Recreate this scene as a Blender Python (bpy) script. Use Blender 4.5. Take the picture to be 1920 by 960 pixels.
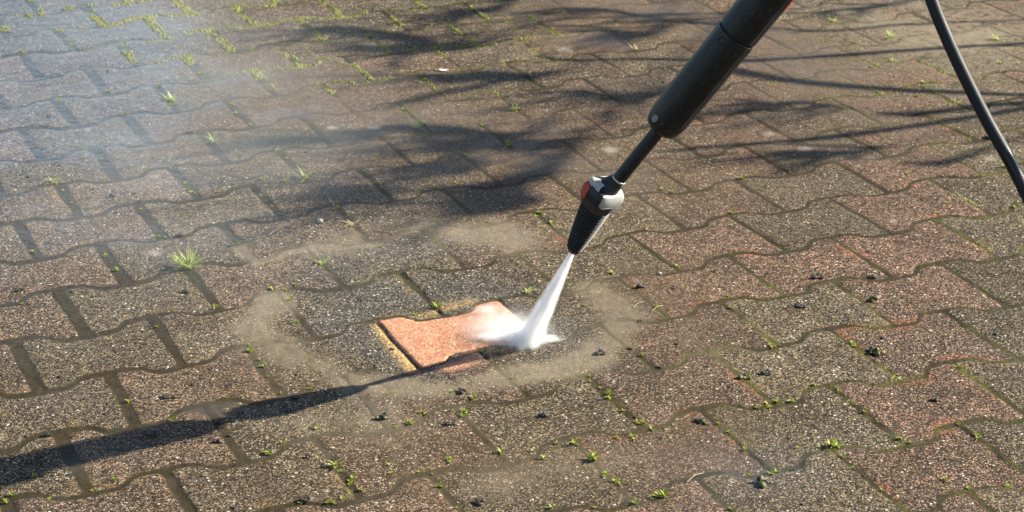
import bpy, bmesh, math, random
import numpy as np
from mathutils import Vector, Matrix
R = math.radians
for o in list(bpy.data.objects): bpy.data.objects.remove(o)
S = bpy.context.scene
COL = S.collection

# ------------------------------------------------------------------ camera
F, CW, CH = 3710.26, 960.0, 480.0          # focal length in pixels of the 1920 x 960 photograph
CR = np.array([0.90922, -0.416258, 0.006922]); CU = np.array([0.158263, 0.360974, 0.919049]); CF = np.array([0.38506, 0.834522, -0.394083])
CP = np.array([-0.927366, -2.40581, 1.244646])
cam_d = bpy.data.cameras.new('camera'); cam = bpy.data.objects.new('camera', cam_d); COL.objects.link(cam)
cam.matrix_world = Matrix(((CR[0], CU[0], -CF[0], CP[0]), (CR[1], CU[1], -CF[1], CP[1]), (CR[2], CU[2], -CF[2], CP[2]), (0, 0, 0, 1)))
cam_d.sensor_width = 36; cam_d.lens = F / 1920 * 36; cam_d.clip_start = 0.05; cam_d.clip_end = 500
cam_d.dof.use_dof = True; cam_d.dof.focus_distance = 2.75; cam_d.dof.aperture_fstop = 13
S.camera = cam

# ------------------------------------------------------------------ light
SUN = Vector((0.829, -0.201, 0.522)).normalized()          # towards the sun
sd = bpy.data.lights.new('sun', 'SUN'); sd.energy = 5.0; sd.angle = R(0.55); sd.color = (1.0, 0.915, 0.755)
sun = bpy.data.objects.new('sun', sd); COL.objects.link(sun); sun.rotation_euler = SUN.to_track_quat('Z', 'Y').to_euler(); sun.location = SUN * 20
W = bpy.data.worlds.new('World'); S.world = W; W.use_nodes = True
wn = W.node_tree; bgn = wn.nodes['Background']; sky = wn.nodes.new('ShaderNodeTexSky'); sky.sky_type = 'NISHITA'; sky.sun_disc = False
sky.sun_elevation = math.asin(SUN.z); sky.sun_rotation = math.atan2(SUN.x, SUN.y); sky.air_density = 1.0; sky.dust_density = 0.6
wn.links.new(sky.outputs[0], bgn.inputs[0]); bgn.inputs[1].default_value = 0.068
S.view_settings.view_transform = 'Standard'; S.view_settings.look = 'None'; S.view_settings.exposure = 1.42; S.view_settings.gamma = 1
S.view_settings.use_curve_mapping = False
S.cycles.volume_bounces = 28; S.cycles.max_bounces = 32; S.cycles.volume_step_rate = 1.0; S.cycles.volume_max_steps = 256

# ------------------------------------------------------------------ helpers
def ray(x, y): return CF + (x - CW) / F * CR - (y - CH) / F * CU
def gnd(x, y, h=0.0):
    d = ray(x, y); t = (h - CP[2]) / d[2]; return CP + d * t
def atdepth(x, y, dep): return CP + ray(x, y) * dep
def depth(p): return float((np.asarray(p) - CP) @ CF)
AX = np.array([0.9093, -0.4162]); BX = np.array([0.4162, 0.9093])      # ground axes: across the view, away from it
def tag(o, label=None, cat=None, group=None, kind=None):
    if label: o['label'] = label
    if cat: o['category'] = cat
    if group: o['group'] = group
    if kind: o['kind'] = kind
    return o
def link_mesh(name, me, mat=None, parent=None):
    o = bpy.data.objects.new(name, me); COL.objects.link(o)
    if mat: me.materials.append(mat)
    if parent: o.parent = parent
    return o
def pymesh(name, V, Fc, smooth=True):
    me = bpy.data.meshes.new(name); me.from_pydata([tuple(map(float, v)) for v in V], [], Fc); me.update()
    if smooth: me.shade_smooth()
    return me
def empty(name, loc=(0, 0, 0)):
    o = bpy.data.objects.new(name, None); COL.objects.link(o); o.location = loc; o.empty_display_size = .05; return o
class G:                                                     # terse shader graph
    def __init__(s, name):
        s.m = bpy.data.materials.new(name); s.m.use_nodes = True; s.t = s.m.node_tree; s.n = s.t.nodes
        s.b = s.n['Principled BSDF']; s.out = s.n['Material Output']
    def L(s, a, b): s.t.links.new(a, b)
    def put(s, inp, v):
        if hasattr(v, 'is_linked') or hasattr(v, 'links'): s.L(v, inp)
        elif isinstance(v, tuple) and len(v) == 3 and inp.type == 'RGBA': inp.default_value = (*v, 1)
        elif inp.type == 'RGBA' and not isinstance(v, tuple): inp.default_value = (v, v, v, 1)
        else: inp.default_value = v
    def mix(s, f, a, b, mode='MIX'):
        n = s.n.new('ShaderNodeMix'); n.data_type = 'RGBA'; n.blend_type = mode
        s.put(n.inputs[0], f); s.put(n.inputs[6], a); s.put(n.inputs[7], b); return n.outputs[2]
    def math(s, op, a, b=0.0, c=0.0, clamp=False):
        n = s.n.new('ShaderNodeMath'); n.operation = op; n.use_clamp = clamp
        s.put(n.inputs[0], a); s.put(n.inputs[1], b); s.put(n.inputs[2], c); return n.outputs[0]
    def mr(s, v, a, b, c=0.0, d=1.0, smooth=True):
        n = s.n.new('ShaderNodeMapRange'); n.interpolation_type = 'SMOOTHSTEP' if smooth else 'LINEAR'
        for i, q in enumerate((v, a, b, c, d)): s.put(n.inputs[i], q)
        return n.outputs[0]
    def noise(s, co, sc, det=2.0, rough=.5):
        n = s.n.new('ShaderNodeTexNoise'); s.put(n.inputs['Vector'], co); n.inputs['Scale'].default_value = sc; n.inputs['Detail'].default_value = det; n.inputs['Roughness'].default_value = rough
        return n.outputs['Fac']
    def vor(s, co, sc, feat='F1', rnd=1.0):
        n = s.n.new('ShaderNodeTexVoronoi'); n.feature = feat; s.put(n.inputs['Vector'], co); n.inputs['Scale'].default_value = sc; n.inputs['Randomness'].default_value = rnd; return n
    def sep(s, c):
        n = s.n.new('ShaderNodeSeparateColor'); s.put(n.inputs[0], c); return n.outputs
    def attr(s, a):
        n = s.n.new('ShaderNodeAttribute'); n.attribute_name = a; return n
    def pos(s):
        return s.n.new('ShaderNodeTexCoord').outputs['Object']
    def ramp(s, v, stops):
        n = s.n.new('ShaderNodeValToRGB'); e = n.color_ramp.elements
        while len(e) < len(stops): e.new(.5)
        for i, (p_, c) in enumerate(stops): e[i].position = p_; e[i].color = (*c, 1)
        s.put(n.inputs[0], v); return n.outputs[0]
    def bump(s, h, st, dist, nrm=None):
        n = s.n.new('ShaderNodeBump'); s.put(n.inputs['Strength'], st); n.inputs['Distance'].default_value = dist; s.put(n.inputs['Height'], h)
        if nrm is not None: s.L(nrm, n.inputs['Normal'])
        return n.outputs[0]

# numpy value noise, metres
def vnoise(x, y, sc, seed):
    rs = np.random.RandomState(seed); T = rs.rand(256, 256).astype(np.float32)
    X = x / sc + 1000.37; Y = y / sc + 1000.71
    xi = np.floor(X).astype(int); yi = np.floor(Y).astype(int); fx = X - xi; fy = Y - yi
    fx = fx * fx * (3 - 2 * fx); fy = fy * fy * (3 - 2 * fy)
    a = T[xi % 256, yi % 256]; b = T[(xi + 1) % 256, yi % 256]; c = T[xi % 256, (yi + 1) % 256]; d = T[(xi + 1) % 256, (yi + 1) % 256]
    return (a * (1 - fx) + b * fx) * (1 - fy) + (c * (1 - fx) + d * fx) * fy
def fbm(x, y, sc, seed, o=3):
    s = 0; w = 0
    for i in range(o): s = s + vnoise(x, y, sc / 2 ** i, seed + i) / 2 ** i; w += 1 / 2 ** i
    return s / w
def hsh(i, j, s):
    return np.mod(np.abs(np.sin(i * 127.1 + j * 311.7 + s * 74.7) * 43758.5453), 1.0)
def sst(a, b, x):
    t = np.clip((x - a) / (b - a), 0, 1); return t * t * (3 - 2 * t)

# ------------------------------------------------------------------ the paving: double-T concrete pavers, laid a little unevenly
LL, PP = 0.2, 0.15242
WARP = np.array([(0.5,1,.0014,.0082),(1,2,.0107,.0285),(2.5,1,.0092,.019),(3.5,1,.0036,.0129),(4.5,1,-.0032,-.0085),(3,0,.0062,.0002),(2,2,-.0004,.0134),(3,2,.0039,.0143),(4,2,-.0048,-.0087),(2.5,3,.0036,-.0021),(3.5,3,.0009,-.003),(3,4,-.003,-.01),(2,4,.0021,-.0026),(4.5,-1,-.0046,-.0007),(3.5,-1,-.0007,.0089),(4,-2,-.0123,-.0061),(5,-2,.002,.0102),(6,-2,.0035,.0032),(4.5,-3,-.0064,-.0255),(5.5,-1,-.0009,-.0034),(5,0,.0008,-.0049),(-.5,-1,.0034,.0057),(-1.5,-1,.0058,-.0121),(-2.5,-1,-.0004,-.003),(-2,-2,-.0034,-.0051),(-2,0,-.0041,-.0131),(-1,0,-.0016,.0011),(-2.5,1,-.0055,-.0039),(0,0,.0035,.0022),(.5,-11,.0056,.0187),(0,-10,.0035,.0042),(-.5,-9,-.0042,-.0043),(-1,-8,-.005,-.0135),(-.5,-7,.0003,-.003),(-1.5,-7,.0027,-.0034),(-1,-6,-.0008,-.0144),(-1.5,-5,-.0006,-.0123),(-2,-4,-.0036,-.0078),(-1,-4,-.0016,-.0018),(-1.5,-3,-.001,.0048),(0,-12,.0046,.01),(1,-10,.0069,.0132),(1.5,-11,.0085,.0279),(2,-10,.0077,.0279),(1.5,-9,.0051,.0105),(2.5,-9,.0046,.0147),(2,-8,.0044,.0288),(3,-10,.0018,.0184),(2.5,-11,.0076,.002),(4,-10,-.0021,-.0048),(3.5,-9,-.004,.0064),(4.5,-9,-.0154,-.0116),(3,-8,-.0037,.0053),(4,-8,-.0144,-.0204),(3.5,-7,-.0015,.0046),(3,-6,-.0063,-.0264),(5.5,-5,-.0135,-.0048),(5,-4,-.0097,-.0145),(5.5,-3,-.0005,-.0184),(7.5,-7,-.0021,-.0255),(1,-2,.0012,-.0107),(1,-4,.0019,-.0042),(0,-4,.006,-.0078),(.5,-3,0,.0103),(0,-2,-.0002,.0125),(-.5,-3,.0069,-.0046)])
_nx = WARP[:, 0] * LL; _ny = -WARP[:, 1] * PP
_K = np.exp(-((_nx[:, None] - _nx) ** 2 + (_ny[:, None] - _ny) ** 2) / (2 * .17 ** 2))
_Wt = np.linalg.solve(_K + .35 * np.eye(len(_K)), WARP[:, 2:4])
def warp(x, y):                                             # laid position -> ideal lattice position, metres
    dx = np.zeros_like(x); dy = np.zeros_like(x)
    for px_, py_, (wx, wy) in zip(_nx, _ny, _Wt):
        k = np.exp(-((x - px_) ** 2 + (y - py_) ** 2) / (2 * .17 ** 2)); dx += k * wx; dy += k * wy
    return x - dx, y - dy
AMP = 0.0135 / PP
def wave(t):
    t = t - np.round(t); return np.tanh((.25 - np.abs(t)) / .055)
def lattice(x, y):
    """row, stone index, signed distance to the stone's ideal outline (m), fractions inside"""
    x = x + (fbm(x, y, .05, 5) - .5) * .005; y = y + (fbm(x, y, .045, 15) - .5) * .006
    X, Y = warp(x, y); u = X / LL; v = -Y / PP
    n = np.floor(v + .5)
    for _ in range(2):
        off = np.mod(n, 2) * .5
        lo = n - .5 - AMP * wave(u - off); hi = n + .5 + AMP * wave(u - off)
        n = np.where(v < lo, n - 1, np.where(v > hi, n + 1, n))
    off = np.mod(n, 2) * .5
    lo = n - .5 - AMP * wave(u - off); hi = n + .5 + AMP * wave(u - off)
    q = u - off; m = np.floor(q); f = q - m
    de = np.minimum(f, 1 - f) * LL; ds = np.minimum(v - lo, hi - v) * PP * .93
    k = .006; h = np.clip(.5 + .5 * (ds - de) / k, 0, 1)
    d = ds * (1 - h) + de * h - k * h * (1 - h)
    return n, m, d, de, ds, f, v - n

def blob(a, b, px, py, rx, ry, p_=2.0):
    g = gnd(px, py); ga = g[:2] @ AX; gb = g[:2] @ BX; dep = depth(g); sc = dep / F
    sp = -ray(px, py)[2] / np.linalg.norm(ray(px, py))
    r2 = ((a - ga) / (rx * sc)) ** 2 + ((b - gb) / (ry * sc / sp)) ** 2
    return np.exp(-r2 ** (p_ / 2))
def stroke(a, b, pts, w, ry=None):
    s = np.zeros_like(a)
    for (x0, y0), (x1, y1) in zip(pts[:-1], pts[1:]):
        nn = max(2, int(math.hypot(x1 - x0, y1 - y0) / (w * .5)))
        for i in range(nn + 1):
            t = i / nn; s = np.maximum(s, blob(a, b, x0 + (x1 - x0) * t, y0 + (y1 - y0) * t, w, ry or w * .5))
    return s

def axis(lo, hi, fine, mlo, mhi, coarse):
    mid = np.arange(lo, hi, fine); A_ = [lo]; st = fine
    while A_[-1] > mlo: st = min(st * 1.15, coarse); A_.append(A_[-1] - st)
    B_ = [mid[-1]]; st = fine
    while B_[-1] < mhi: st = min(st * 1.15, coarse); B_.append(B_[-1] + st)
    return np.concatenate([np.array(A_[1:])[::-1], mid, np.array(B_[1:])])
ga = axis(-1.05, 1.42, .0027, -2.3, 2.7, .011)
gb = np.concatenate([axis(-.56, .75, .0030, -1.5, .7, .012)[:-1]])
gb = gb[gb < .75]; gb2 = axis(.75, 1.93, .0040, .76, 3.2, .012); gb2 = gb2[gb2 >= .75]; gb = np.concatenate([gb, gb2])
A, B = np.meshgrid(ga, gb); A = A.ravel(); B = B.ravel()
X = A * AX[0] + B * BX[0]; Y = A * AX[1] + B * BX[1]
rown, ston, dist, de_, ds_, fu, fv = lattice(X, Y)
kid = ston + rown // 2 + 0.0                                  # colour runs along the diagonal columns
kk = np.floor(ston + np.floor(rown / 2) + np.mod(rown, 2)) if False else (ston + np.mod(rown, 2) * .5 + rown / 2)
red = (np.mod(np.round(kk), 2) == 0).astype(float)
h1 = hsh(rown, ston, 1); h2 = hsh(rown, ston, 2); h3 = hsh(rown, ston, 3)
red = np.clip(np.where(h3 < .10, 1 - red, red) * (.65 + .35 * h2) + .12 * h1, 0, 1)
clean_id = (rown == 0) & (ston == 0)
h1 = np.where(clean_id, .6, h1)
red = np.where(clean_id, 1.0, red * (.50 + .50 * sst(-.1, .8, A - .15 * B)))

# soiling maps, all measured on the ground
n1 = fbm(X, Y, .09, 31, 4); n2 = fbm(X, Y, .03, 41, 3); n3 = fbm(X, Y, .3, 51, 3)
mist_left = blob(A, B, 60, 60, 420, 260)
ring = np.zeros_like(A)
rp = [(520, 560), (480, 610), (560, 670), (660, 715), (800, 728), (930, 712), (1060, 690), (1150, 640), (1165, 590), (1110, 545)]
ring = stroke(A, B, rp, 55, 26)
silt = 1.1 * ring
silt = np.maximum(silt, .85 * stroke(A, B, [(520, 500), (650, 462), (800, 430), (930, 440), (1010, 470)], 60, 34))
silt = np.maximum(silt, .55 * blob(A, B, 700, 800, 280, 90)); silt = np.maximum(silt, .5 * blob(A, B, 980, 880, 260, 80))
silt = np.maximum(silt, .6 * blob(A, B, 1180, 215, 120, 26)); silt = np.maximum(silt, .5 * blob(A, B, 900, 40, 90, 18))
silt = np.maximum(silt, .75 * blob(A, B, 1760, 60, 230, 80)); silt = np.maximum(silt, .35 * blob(A, B, 1290, 650, 120, 60))
silt = np.maximum(silt, 1.3 * stroke(A, B, [(450, 470), (480, 495), (530, 480), (590, 465), (700, 460), (780, 430)], 14, 9))
inner = stroke(A, B, [(620, 520), (700, 560), (860, 540), (930, 590)], 95, 45)
inner = np.maximum(inner, stroke(A, B, [(620, 610), (690, 650), (820, 690)], 60, 30)); inner = np.maximum(inner, blob(A, B, 1010, 620, 100, 50))
inner = np.maximum(inner, .7 * blob(A, B, 770, 465, 130, 30))
silt = silt * (1 - .8 * inner)
silt = np.clip(silt * (.5 + 1.2 * n1) + (n1 - .60) * .5, 0, 1)
mud = stroke(A, B, [(1080, 20), (1260, 30), (1400, 60)], 150, 40)
mud = np.maximum(mud, 1.1 * stroke(A, B, [(1400, 80), (1540, 130), (1480, 160)], 130, 45)); mud = np.maximum(mud, 1.2 * stroke(A, B, [(1150, 15), (1300, 40), (1400, 90)], 110, 30)); mud = np.maximum(mud, .6 * blob(A, B, 640, 190, 160, 50))
mud = np.maximum(mud, .6 * blob(A, B, 1480, 260, 250, 60)); mud = np.maximum(mud, .9 * blob(A, B, 1120, 80, 150, 30))
mud = np.maximum(mud, .95 * blob(A, B, 410, 768, 75, 18, 4))
mud = np.maximum(mud, .8 * stroke(A, B, [(560, 190), (850, 250), (1050, 300), (1180, 330)], 260, 90)); mud = np.maximum(mud, .62 * blob(A, B, 1230, 560, 130, 110))
mud = np.maximum(mud, .5 * blob(A, B, 1500, 220, 420, 110)); mud = np.maximum(mud, .45 * blob(A, B, 880, 860, 360, 90)); mud = np.maximum(mud, .45 * blob(A, B, 520, 690, 120, 70))
mud = np.maximum(mud, .55 * blob(A, B, 1290, 830, 150, 90))
mud = np.clip(mud * (.55 + .9 * n1), 0, 1)
wetb = np.maximum(blob(A, B, 130, 150, 260, 130, 4), blob(A, B, 40, 40, 200, 70, 4)); wet = np.clip(-.05 + .8 * mist_left + .9 * wetb * (.6 + .8 * (n1 - .3)) + .45 * blob(A, B, 250, 420, 420, 240) + .25 * inner + .6 * blob(A, B, 1430, 890, 150, 60) + .45 * np.clip(mud - .3, 0, 1) + (n1 - .5) * .5, 0, 1)
puddle = np.clip(1.2 * blob(A, B, 1430, 905, 110, 42, 4) + .9 * blob(A, B, 1395, 850, 60, 22, 4) + 1.0 * blob(A, B, 410, 768, 70, 15, 4), 0, 1)
puddle = np.where(A > .35, np.clip(puddle * (.35 + 1.5 * (n1 - .35)), 0, 1), puddle); puddle = puddle * np.clip(.35 + sst(.016, -.004, dist - .006) * .9, 0, 1)
dry = blob(A, B, 1780, 50, 260, 90)
moss = 1.25 * stroke(A, B, [(200, 20), (500, 20), (700, 40), (860, 60)], 180, 55)
moss = np.maximum(moss, .9 * stroke(A, B, [(330, 90), (480, 110), (640, 150)], 130, 35)); moss = np.maximum(moss, .5 * blob(A, B, 850, 180, 150, 60))
moss = np.maximum(moss, .6 * blob(A, B, 1740, 170, 160, 80)); moss = np.maximum(moss, .55 * blob(A, B, 1900, 400, 120, 140))
moss = np.maximum(moss, .35 * blob(A, B, 1600, 720, 380, 220)); moss = np.maximum(moss, .3 * blob(A, B, 760, 500, 180, 50))
moss = moss * np.where(de_ < ds_, 1.1, .72)
moss = np.clip(moss * 1.2 * sst(.33, .62, n2 * .6 + n1 * .4) + .02, 0, 1)
clean = stroke(A, B, [(735, 640), (800, 640), (850, 625), (930, 600), (960, 615)], 62, 34)
cl_mask = clean_id.astype(float) * sst(-.004, .001, dist)
clean = np.clip(np.where(clean_id, 1.0, sst(.42, .75, clean + (n2 - .5) * .7) * (ds_ < .02) * .85), 0, 1)
clean = np.where((~clean_id) & (ds_ > .012) & (de_ > .012), 0, clean)
rim = (1 - clean_id) * stroke(A, B, [(712, 612), (735, 645), (775, 692)], 13, 7)
rim = np.maximum(rim, (1 - clean_id) * stroke(A, B, [(840, 690), (870, 682), (897, 668)], 18, 7))
rim = np.maximum(rim, .45 * (1 - clean_id) * stroke(A, B, [(905, 655), (960, 660)], 18, 5))
rim = np.maximum(rim, .55 * (1 - clean_id) * stroke(A, B, [(790, 592), (840, 580), (880, 566)], 16, 4))
clean = np.maximum(clean * clean_id, np.clip(rim * 1.1 * (.5 + n2), 0, 1))
spots = np.zeros_like(A)
for (x, y, w_, h_) in [(290, 476, 15, 6), (703, 241, 12, 3.5), (1510, 280, 13, 5), (1442, 251, 11, 4), (1855, 301, 10, 3.5), (1674, 415, 8, 3.5), (1602, 205, 8, 3), (1060, 95, 14, 5), (583, 935, 8, 4), (290, 331, 10, 3), (622, 241, 10, 3), (1145, 281, 14, 6), (166, 239, 8, 3)]:
    spots = np.maximum(spots, blob(A, B, x, y, w_, h_, 3))
lich = np.clip(sst(.6, .75, fbm(X, Y, .06, 61, 3)) * sst(.03, .008, dist) * 1.0, 0, 1)

# heights
wid = .0045 + .004 * (fbm(X, Y, .07, 71, 3) - .5) + .0024 * sst(0, -.5, A) + .0028 * sst(0, -.45, A) * (de_ < ds_)
wid = wid * (1 - .5 * blob(A, B, 860, 625, 190, 80, 4))
e = dist - wid                                              # >0 on a stone
e = e + (fbm(X, Y, .008, 81, 2) - .5) * .0022
tilt = ((h1 - .5) * .0022 + (fu - .5) * (h2 - .5) * .003 + fv * (h3 - .5) * .003) * (1 - .5 * np.clip(mud + silt, 0, 1))
top = tilt - .0007 * np.exp(-np.maximum(e, 0) / .004)
bedz = -.0034 + .0028 * fbm(X, Y, .05, 91, 3) + .0015 * vnoise(X, Y, .006, 95)
fill = np.clip(np.maximum(silt * 1.2, mud * 1.5), 0, 1)
bedz = bedz * (1 - fill) + .0002 + .0018 * moss * vnoise(X, Y, .012, 97)
bedz = np.where(clean_id | (clean > .3), -.0035, bedz)
s_ = sst(-.0022, .0015, e)
Z = bedz * (1 - s_) + top * s_ + (fbm(X, Y, .9, 101, 2) - .5) * .010 + (vnoise(X, Y, .007, 111) - .5) * .0007 + (n2 - .5) * .0015
Z = Z + .0012 * silt * n2
Z = Z - .0 * puddle
groundZ = Z
def make_grid_mesh(name, keep):
    na, nb = len(ga), len(gb); idx = np.arange(na * nb).reshape(nb, na)
    q = np.stack([idx[:-1, :-1], idx[:-1, 1:], idx[1:, 1:], idx[1:, :-1]], -1).reshape(-1, 4)
    q = q[keep(q)]
    used = np.zeros(na * nb, bool); used[q.ravel()] = True; remap = np.cumsum(used) - 1; q = remap[q]
    nv = int(used.sum()); nf = len(q)
    me = bpy.data.meshes.new(name); me.vertices.add(nv); me.loops.add(nf * 4); me.polygons.add(nf)
    co = np.stack([X, Y, Z], -1)[used].astype(np.float32); me.vertices.foreach_set('co', co.ravel())
    me.loops.foreach_set('vertex_index', q.ravel().astype(np.int32))
    me.polygons.foreach_set('loop_start', (np.arange(nf) * 4).astype(np.int32))
    me.update(calc_edges=True)
    me.polygons.foreach_set('use_smooth', np.ones(nf, bool))
    for nm, ch in (('m1', (e * 20 + .5, red, h1, lich)), ('m2', (silt, mud, wet, moss)), ('m3', (clean, inner, spots, dry)), ('m4', (puddle, n1, n3, h2))):
        at = me.attributes.new(nm, 'FLOAT_COLOR', 'POINT')
        at.data.foreach_set('color', np.stack([np.asarray(c_, float) * np.ones_like(A) for c_ in ch], -1)[used].astype(np.float32).ravel())
    me.validate(); return me
ce = clean_id & (e > -.0022)
me_p = make_grid_mesh('pavement', lambda q: ~ce[q].all(1))
me_c = make_grid_mesh('clean_paver', lambda q: ce[q].all(1))
print('GRID', len(ga), len(gb), len(A))
def height_at(x, y):
    a = x * AX[0] + y * AX[1]; b = x * BX[0] + y * BX[1]
    i = min(max(int(np.searchsorted(ga, a)), 1), len(ga) - 1); j = min(max(int(np.searchsorted(gb, b)), 1), len(gb) - 1)
    return float(groundZ[j * len(ga) + i])

def paver_material(name):
    g = G(name); P_ = g.pos()
    A1 = g.attr('m1'); A2 = g.attr('m2'); A3 = g.attr('m3'); A4 = g.attr('m4')
    c1 = g.sep(A1.outputs['Color']); c2 = g.sep(A2.outputs['Color']); c3 = g.sep(A3.outputs['Color']); c4 = g.sep(A4.outputs['Color'])
    edge = g.math('MULTIPLY', g.math('SUBTRACT', c1[0], .5), 50.0)      # millimetres
    redv, hv, lichv = c1[1], c1[2], A1.outputs['Alpha']
    siltv, mudv, wetv, mossv = c2[0], c2[1], c2[2], A2.outputs['Alpha']
    cleanv, innerv, spotv, dryv = c3[0], c3[1], c3[2], A3.outputs['Alpha']
    pudv, h2v = c4[0], A4.outputs['Alpha']
    nA = g.noise(P_, 9, 5, .6); nB = g.noise(P_, 45, 4, .65); nC = g.noise(P_, 260, 3, .6)
    # aggregate: coarse pale chips over a fine dark matrix
    v1 = g.vor(P_, 310); s1 = g.sep(v1.outputs['Color']); v2 = g.vor(P_, 520); s2 = g.sep(v2.outputs['Color']); v3 = g.vor(P_, 150); s3 = g.sep(v3.outputs['Color'])
    base_red = g.mix(hv, (.110, .062, .046), (.090, .056, .043)); base_gry = g.mix(hv, (.068, .062, .041), (.076, .065, .045))
    base = g.mix(g.mr(nB, .3, .7, .12, .5), g.mix(redv, base_gry, base_red), (.084, .058, .038)); base = g.mix(1.0, base, g.mr(h2v, 0, 1, .74, 1.2, False), 'MULTIPLY')
    base = g.mix(g.mr(nA, .35, .7), base, g.mix(.6, base, (.034, .024, .014)))
    base = g.mix(g.math('MULTIPLY', innerv, .6), base, (.038, .038, .034))
    m_f = g.ramp(s2[0], [(0, (.12, .12, .12)), (.45, (.6, .6, .6)), (.75, (1.5, 1.5, 1.5)), (1, (4.5, 4.2, 3.6))])
    col = g.mix(1.0, base, m_f, 'MULTIPLY')
    chipc = g.ramp(s1[1], [(0, (.50, .43, .33)), (.3, (.33, .25, .15)), (.55, (.64, .59, .49)), (.8, (.26, .16, .10)), (1, (.52, .50, .46))])
    thr = g.math('MULTIPLY', g.math('ADD', .46, g.math('MULTIPLY', g.math('SUBTRACT', .5, nA), .25)), 1.0); thr = g.math('ADD', thr, g.math('MULTIPLY', g.math('SUBTRACT', h2v, .5), .16))
    isch = g.mr(s1[0], g.math('ADD', thr, .12), g.math('ADD', thr, .16))
    rnd_ = g.mr(v1.outputs['Distance'], .42, .24)
    chip = g.math('MULTIPLY', isch, rnd_)
    bright = g.mr(s1[2], 0.0, 1.0, .35, 1.0)
    col = g.mix(g.math('MULTIPLY', chip, bright), col, chipc)
    isb = g.math('MULTIPLY', g.mr(s3[0], .90, .92), g.mr(v3.outputs['Distance'], .34, .22))
    col = g.mix(g.math('MULTIPLY', isb, .8), col, (.60, .54, .43))
    isk = g.math('MULTIPLY', g.mr(s3[1], .86, .88), g.mr(v3.outputs['Distance'], .42, .25))
    col = g.mix(g.math('MULTIPLY', isk, .7), col, (.018, .014, .012))
    # yellow and orange wear along some edges
    near = g.mr(edge, 26.0, 4.0)
    yel = g.math('MULTIPLY', g.math('MULTIPLY', lichv, near), g.mr(nB, .35, .6))
    yc = g.mix(g.mr(redv, .45, .55), (.19, .125, .05), (.27, .085, .04))
    col = g.mix(g.math('MULTIPLY', yel, .42), col, g.mix(.5, yc, g.mix(1.0, yc, m_f, 'MULTIPLY')))
    # grime film, silt, mud
    col = g.mix(g.math('MULTIPLY', g.mr(nB, .48, .72), .55), col, (.030, .022, .014))
    sn = g.mr(g.math('ADD', siltv, g.math('ADD', g.math('MULTIPLY', g.math('SUBTRACT', nC, .5), .9), g.math('MULTIPLY', g.math('SUBTRACT', nB, .5), .8))), .25, 1.15, 0, .82)
    silc = g.mix(nB, (.155, .125, .085), (.215, .178, .125))
    col = g.mix(g.math('MULTIPLY', sn, g.mr(chip, 0, 1, .95, .42)), col, silc)
    dn = g.math('MULTIPLY', g.math('MULTIPLY', dryv, g.mr(nB, .35, .62)), .75)
    col = g.mix(dn, col, (.20, .165, .110))
    col = g.mix(g.math('MULTIPLY', g.math('MULTIPLY', mudv, g.mr(nC, .3, .7, .6, 1.0)), g.mr(chip, 0, 1, .9, .45)), col, g.mix(nA, (.108, .064, .032), (.072, .048, .026)))
    col = g.mix(g.math('MULTIPLY', spotv, g.mr(nC, .3, .6, .1, .65)), col, (.36, .32, .26))
    col = g.mix(g.mr(pudv, .25, .6, 0, .8), col, (.048, .040, .029))
    # washed stone
    cl = g.ramp(s2[1], [(0, (.24, .115, .060)), (.25, (.42, .195, .112)), (.6, (.50, .245, .148)), (.85, (.56, .32, .20)), (1, (.60, .43, .29))])
    cl = g.mix(g.math('MULTIPLY', chip, .35), cl, (.58, .38, .24)); cl = g.mix(g.math('MULTIPLY', isk, .55), cl, (.17, .07, .035))
    cl = g.mix(g.math('MULTIPLY', g.mr(nB, .42, .62), .55), cl, (.36, .145, .085)); cl = g.mix(g.math('MULTIPLY', g.mr(s1[0], .80, .84), .5), cl, (.20, .085, .045))
    clg = g.mix(1.0, (.30, .20, .08), m_f, 'MULTIPLY'); cl = g.mix(g.mr(redv, .5, .4), cl, g.mix(.5, clg, (.30, .21, .10)))
    col = g.mix(cleanv, col, cl)
    # joints
    side = g.mix(g.mr(nB, .3, .7), (.018, .013, .006), (.036, .025, .012))
    jc = g.mix(g.math('MULTIPLY', wetv, .6), side, (.020, .019, .017))
    jc = g.mix(g.math('MULTIPLY', siltv, g.mr(nC, .3, .7, .6, 1)), jc, g.mix(.2, silc, (.1, .08, .06)))
    jc = g.mix(g.mr(mudv, .15, .75, 0, .9), jc, g.mix(nB, (.040, .027, .015), (.062, .042, .024)))
    jc = g.mix(g.math('MULTIPLY', mossv, g.mr(nC, .36, .56, .15, 1)), jc, g.mix(nC, (.07, .075, .008), (.26, .26, .03)))
    jc = g.mix(g.math('MULTIPLY', cleanv, .9), jc, (.11, .06, .03))
    en = g.math('ADD', edge, g.math('MULTIPLY', g.math('SUBTRACT', nC, .5), 3.0))
    col = g.mix(g.mr(en, .5, -.7), col, jc)
    shoulder = g.math('MULTIPLY', g.mr(en, 3.0, -.5), .30)
    col = g.mix(g.math('MULTIPLY', shoulder, g.math('SUBTRACT', 1.0, cleanv)), col, g.mix(.6, (.05, .04, .026), jc))
    lm = g.math('MULTIPLY', g.math('MULTIPLY', mossv, g.mr(edge, 9.0, 1.0)), g.mr(nC, .52, .62))
    col = g.mix(g.math('MULTIPLY', lm, .8), col, (.13, .14, .02))
    g.L(col, g.b.inputs['Base Color'])
    ro = g.mr(wetv, 0.0, 1.0, .78, .30, False); ro = g.math('SUBTRACT', ro, g.math('MULTIPLY', g.mr(edge, 0, -2), .02))
    ro = g.math('ADD', ro, g.math('MULTIPLY', g.math('SUBTRACT', s1[2], .5), .2)); ro = g.mix(g.mr(pudv, .3, .7, 0, .8), ro, .22)
    g.L(ro, g.b.inputs['Roughness']); g.L(g.mr(wetv, 0, 1, .16, .95, False), g.b.inputs['Specular IOR Level'])
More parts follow.
